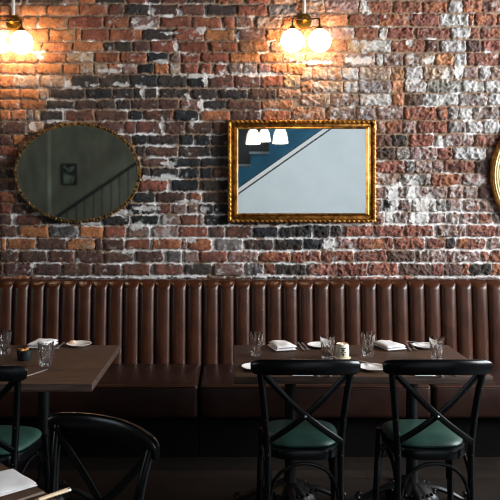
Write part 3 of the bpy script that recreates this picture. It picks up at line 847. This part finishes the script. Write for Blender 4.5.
def napkin(label, w, h, thick, loc, rz, seed, taper=0.0):
    rs = random.Random(seed)
    bm = bmesh.new()
    nx, ny = 20, 14
    layers = 2
    for L in range(layers):
        th = thick / layers
        sh = 1 - .035 * L
        ox, oy = rs.uniform(-.004, .004), rs.uniform(-.004, .004)
        top, bot = [], []
        for j in range(ny + 1):
            rt, rb = [], []
            for i in range(nx + 1):
                u, v = i / nx * 2 - 1, j / ny * 2 - 1
                x = u * w / 2 * sh * (1 - taper * (v + 1) / 2) + ox; y = v * h / 2 * sh + oy
                edge = max(abs(u), abs(v))
                wv = .0016 * math.sin(5 * u + seed) * math.cos(3 * v + seed * 2) + .0016 * math.sin(2 * v + 2.5 * u + seed)
                fall = (th * .46) * max(0, (edge - .82) / .18) ** 2
                zt = th * (L + 1) + wv * L - fall + (.004 * (1 - u * u) if L else 0)
                zb = th * L + fall
                rt.append(bm.verts.new((x, y, zt))); rb.append(bm.verts.new((x, y, zb)))
            top.append(rt); bot.append(rb)
        for j in range(ny):
            for i in range(nx):
                bm.faces.new((top[j][i], top[j][i + 1], top[j + 1][i + 1], top[j + 1][i])); bm.faces.new((bot[j][i], bot[j + 1][i], bot[j + 1][i + 1], bot[j][i + 1]))
        for i in range(nx):
            bm.faces.new((bot[0][i], bot[0][i + 1], top[0][i + 1], top[0][i])); bm.faces.new((bot[ny][i + 1], bot[ny][i], top[ny][i], top[ny][i + 1]))
        for j in range(ny):
            bm.faces.new((bot[j + 1][0], bot[j][0], top[j][0], top[j + 1][0])); bm.faces.new((bot[j][nx], bot[j + 1][nx], top[j + 1][nx], top[j][nx]))
    o = obj('napkin', bm, M['linen'], None, loc=loc, rot=(0, 0, rz))
    return tag(o, label, 'napkin', 'folded white napkins')
napkin('white folded napkin at the back of the centre table, right of the leftmost glass', .125, .17, .030, put(281.5, 348.5), .28, 1, .12)
napkin('white folded napkin at the back of the centre table, right of the third glass', .125, .17, .030, put(389, 348), .34, 2, .12)
napkin('white folded napkin at the back of the left table, behind the front glass', .13, .16, .030, put(43, 346.5), -.15, 3)
napkin('flat white napkin half hidden behind the crest rail of the left of the paired chairs', .10, .17, .012, put(301, 371.9), .02, 4)
napkin('flat white napkin half hidden behind the crest rail of the right of the paired chairs', .10, .17, .012, put(421, 372.3), -.02, 5)
nf = (at_z(15, 471, TZ) + at_z(36, 488, TZ)) / 2 - nd * .10
napkin('white folded napkin on the foreground table in the bottom left corner', .20, .165, .016, nf, math.atan2(nd.y, nd.x), 6)
pl = at_z(6, 378.5, TZ)
napkin('flat white napkin on the left table, behind the rail of the cut-off chair', .10, .12, .010, (pl.x, pl.y + .04, TZ), .0, 8)

def plate(label):
    t = thing('side_plate', label, 'plate', (0, 0, 0), 0, 'white side plates')
    obj('dish', lathe(bmesh.new(), [(0, .004), (.035, .004), (.043, .006), (.058, .012), (.072, .0165), (.074, .0155), (.060, .008), (.046, .001), (.042, 0), (.036, 0), (.036, .0015), (0, .0015)], 48), M['china'], t)
    return t
p0 = plate('white side plate at the near left corner of the centre table')
p0.location = put(256, 369)
plates = [(372.5, 369.5, 'white side plate with a knife on it, between the two paired chairs'), (320, 347, 'white side plate at the back of the centre table, behind the second glass'),
          (425, 347.5, 'white side plate at the back right of the centre table, behind the last glass'), (79, 345.8, 'white side plate with bread at the back of the left table')]
for px, py, lab in plates: dup(p0, lab, put(px, py))

def knife(label):
    t = thing('table_knife', label, 'knife', (0, 0, 0), 0, 'steel table knives')
    obj('handle', sweep(bmesh.new(), spline([(0, -.11, .004), (0, -.06, .0045), (0, -.01, .0035)], 6), .0065, .0035, seg=10, scale=lambda q: 1 - .3 * q), M['steel'], t)
    bm = bmesh.new(); prism_pts = [(-.004, -.015), (.005, -.015), (.009, .03), (.009, .07), (.004, .10), (-.003, .105), (-.005, .03)]
    a = [bm.verts.new((x, y, .0028)) for x, y in prism_pts]; b_ = [bm.verts.new((x, y, .0042)) for x, y in prism_pts]
    bm.faces.new(a[::-1]); bm.faces.new(b_)
    for i in range(len(a)): bm.faces.new((a[i], a[(i + 1) % len(a)], b_[(i + 1) % len(a)], b_[i]))
    obj('blade', bm, M['steel'], t, smooth=False)
    return t
def fork(label):
    t = thing('table_fork', label, 'fork', (0, 0, 0), 0, 'steel table forks')
    obj('handle', sweep(bmesh.new(), spline([(0, -.10, .004), (0, -.05, .005), (0, .02, .006), (0, .045, .004)], 6), .006, .0022, seg=10, scale=lambda q: 1.15 - .5 * q), M['steel'], t)
    bm = bmesh.new()
    sweep(bm, spline([(0, .04, .0045), (0, .055, .003), (0, .068, .004)], 4), .011, .0014, seg=10, scale=lambda q: .5 + .6 * math.sin(min(1, q * 1.2) * PI / 2))
    for k in range(4):
        x = -.0095 + k * .0063
        sweep(bm, spline([(x, .064, .004), (x, .08, .005), (x * .95, .10, .010)], 4), .0017, .0012, seg=6)
    obj('tines', bm, M['steel'], t)
    return t
def butter_on(px, py): pass
kn = knife('steel knife beside the napkin under the left paired chair rail'); kn.location = put(316.5, 371.5)
dup(kn, 'steel knife beside the napkin under the right paired chair rail', put(437, 372))
q = put(374, 368.3); dup(kn, 'steel knife resting on the side plate between the paired chairs', (q.x, q.y, TZ + .0165), .62)
q = put(424, 346.6); dup(kn, 'steel knife resting on the plate at the back right of the centre table', (q.x, q.y, TZ + .0165), .95)
q = put(34, 374.5); dup(kn, 'steel knife lying near the front edge of the left table', (q.x, q.y, TZ + .001), -.42)
q = put(301.5, 347.3); dup(kn, 'steel knife right of the left back napkin on the centre table', (q.x, q.y, TZ + .001), PI + .1)
q = put(409, 347.8); dup(kn, 'steel knife right of the right back napkin on the centre table', (q.x, q.y, TZ + .001), PI - .1)
fk = fork('steel fork rightmost of the cutlery behind the left paired chair rail'); fk.location = put(328, 372)
dup(fk, 'steel fork rightmost of the cutlery behind the right paired chair rail', put(450, 371.5))
q = put(305.5, 347.3); dup(fk, 'steel fork in the cutlery right of the left back napkin', (q.x, q.y, TZ + .001), PI + .1)
q = put(413, 347.4); dup(fk, 'steel fork in the cutlery right of the right back napkin', (q.x, q.y, TZ + .001), PI - .1)
q = put(60, 346.8); dup(fk, 'steel fork left of the bread plate on the left table', (q.x, q.y, TZ + .001), PI)
q = at_z(4, 473.5, TZ); dup(kn, 'steel knife end at the left edge of the foreground table', (q.x - .07, q.y - .03, TZ + .001), -1.2 + PI)
# foreground fork and a pale handled knife
q = at_z(40, 495, TZ + .003)
f2 = dup(fk, 'steel fork lying beside the napkin on the foreground table', (0, 0, 0))
def lay(o, tip, direction, tiplocal):
    """place so that local point (0, tiplocal) lands on tip with local +y along direction"""
    d = Vector((direction[0], direction[1], 0)).normalized(); rz = math.atan2(d.y, d.x) - PI / 2
    o.rotation_euler = (0, 0, rz); o.location = (tip.x - d.x * tiplocal, tip.y - d.y * tiplocal, TZ + .001)
fdir = at_z(40, 495, TZ) - at_z(20, 502, TZ)
lay(f2, at_z(43.5, 494, TZ), -fdir, -.10)
t = thing('table_knife', 'knife with a pale wooden handle at the corner of the foreground table', 'knife')
obj('handle', sweep(bmesh.new(), spline([(0, -.11, .008), (0, -.06, .008), (0, -.01, .007)], 6), .0085, .0065, seg=12, scale=lambda q: 1 - .25 * q), M['horn'], t)
obj('bolster', sweep(bmesh.new(), [(0, -.114, .008), (0, -.106, .008)], .0088, .0068, seg=12), M['steel'], t)
bm = bmesh.new(); pp = [(-.006, -.012), (.007, -.012), (.009, .05), (.003, .1), (-.006, .10)]
a = [bm.verts.new((x, y, .006)) for x, y in pp]; b_ = [bm.verts.new((x, y, .0078)) for x, y in pp]
bm.faces.new(a[::-1]); bm.faces.new(b_)
for i in range(5): bm.faces.new((a[i], a[(i + 1) % 5], b_[(i + 1) % 5], b_[i]))
obj('blade', bm, M['steel'], t, smooth=False)
kd = at_z(66, 493.5, TZ) - at_z(48, 499.5, TZ)
lay(t, at_z(68.5, 492.7, TZ), -kd, -.11)

# bread on the left plate
q = put(70.5, 345.2)
bm = bmesh.new(); ball(bm, (0, 0, .012), .02, 16, 10, (1.2, .8, .62))
o = obj('bread_roll', bm, M['butter'], None, loc=(q.x + .012, q.y, TZ + .006), rot=(0, 0, .3)); tag(o, 'small piece of bread on the white plate of the left table', 'bread')

# votive candle
q = put(342.3, 358.5)
t = thing('votive_candle', 'white votive candle jar with a dark leaf print, glowing at the top', 'candle', q)
obj('saucer', lathe(bmesh.new(), [(0, 0), (.038, 0), (.046, .004), (.047, .007), (.036, .006), (0, .006)], 36), M['votive'], t)
obj('jar', lathe(bmesh.new(), [(0, .006), (.030, .006), (.035, .012), (.0365, .035), (.035, .065), (.032, .078), (.031, .081), (.029, .08), (.031, .066), (.033, .035), (.031, .014), (0, .012)], 40), M['votive'], t)
bm = bmesh.new()
for sgn in (-1, 1):
    for k in range(4):
        a0 = -PI / 2 + sgn * (.10 + .13 * (k % 2)); z0 = .028 + k * .011
        ball(bm, (.0362 * math.cos(a0), .0362 * math.sin(a0), z0), .0075, 10, 6, (.75, .22, .42))
sweep(bm, [(.037 * math.cos(-PI / 2), -.037, z) for z in (.018, .035, .05, .066)], .0014, seg=6, up=(0, 1, 0))
obj('leaf_print', bm, M['print'], t)
obj('wax', lathe(bmesh.new(), [(0, .0125), (.0305, .0145), (.0325, .035), (.0312, .058), (0, .058)], 32), M['wax'], t)
obj('flame', lathe(bmesh.new(), [(0, .058), (.006, .062), (.007, .068), (.003, .079), (0, .083)], 16), M['flame'], t)
# ramekin of nuts
q = put(24.5, 360)
t = thing('ramekin', 'small dark faceted bowl holding amber nuts on the left table', 'bowl', q)
obj('bowl', lathe(bmesh.new(), [(0, 0), (.030, 0), (.036, .01), (.041, .04), (.042, .056), (.039, .056), (.037, .04), (.03, .02), (0, .018)], 16, mod=lambda th, r, z: r), M['ramekin'], t)
rs = random.Random(9)
for k in range(14):
    a0, r0 = rs.uniform(0, 2 * PI), .027 * math.sqrt(rs.random())
    bm = bmesh.new(); ball(bm, (0, 0, 0), .0085, 10, 7, (1.25, .8, .7))
    o = obj('nut', bm, M['nuts'], None, loc=(q.x + r0 * math.cos(a0), q.y + r0 * math.sin(a0), q.z + .050 + rs.uniform(0, .012)), rot=(rs.random(), rs.random(), rs.random() * 3))
    tag(o, 'amber nut in the small dark bowl on the left table', 'nut', 'nuts in the dark bowl')
bm = bmesh.new()
for k in range(20):
    a0, r0 = rs.uniform(0, 2 * PI), .024 * math.sqrt(rs.random())
q2 = put(20, 348.5)

# ------------------------------------------------------------------ light
def area(name, loc, rot, sx, sy, power, color):
    L = bpy.data.lights.new(name, 'AREA'); L.shape = 'RECTANGLE'; L.size = sx; L.size_y = sy; L.energy = power; L.color = color
    o = bpy.data.objects.new(name, L); COL.objects.link(o); o.location = loc; o.rotation_euler = rot
    return o
area('window_daylight', (XR + .14, (WY0 + WY1) / 2, (WZ0 + WZ1) / 2), (0, PI / 2, 0), WZ1 - WZ0 - .1, WY1 - WY0 - .1, 800, (.92, .97, 1.0))
area('added_window_light', (XR + .14, (UY0 + UY1) / 2, (UZ0 + UZ1) / 2), (0, PI / 2, 0), UZ1 - UZ0 - .1, UY1 - UY0 - .1, 330, (.80, .93, 1.0))  # added lamp behind the unseen window, brightens the blue wall
area('left_daylight', (XL - .14, (VY0 + VY1) / 2, (VZ0 + VZ1) / 2), (0, -PI / 2, 0), VZ1 - VZ0 - .1, VY1 - VY0 - .1, 14, (.80, .92, 1.0))
W = bpy.data.worlds.new('sky'); S.world = W; W.use_nodes = True
W.node_tree.nodes['Background'].inputs[0].default_value = (.75, .88, 1, 1); W.node_tree.nodes['Background'].inputs[1].default_value = 1.0

# ------------------------------------------------------------------ camera
cd = bpy.data.cameras.new('camera'); co = bpy.data.objects.new('camera', cd); COL.objects.link(co)
co.location = (0, 0, H); co.rotation_euler = (PI / 2, 0, 0)
cd.sensor_width = 36; cd.sensor_fit = 'HORIZONTAL'; cd.lens = F / 500 * 36
cd.shift_x = (250 - CX) / 500; cd.shift_y = -(250 - CY) / 500
cd.clip_start = .05
S.camera = co
S.cycles.filter_width = 1.1
vs = S.view_settings
vs.view_transform = 'Standard'; vs.look = 'None'; vs.gamma = 1; vs.use_curve_mapping = False; vs.exposure = 0
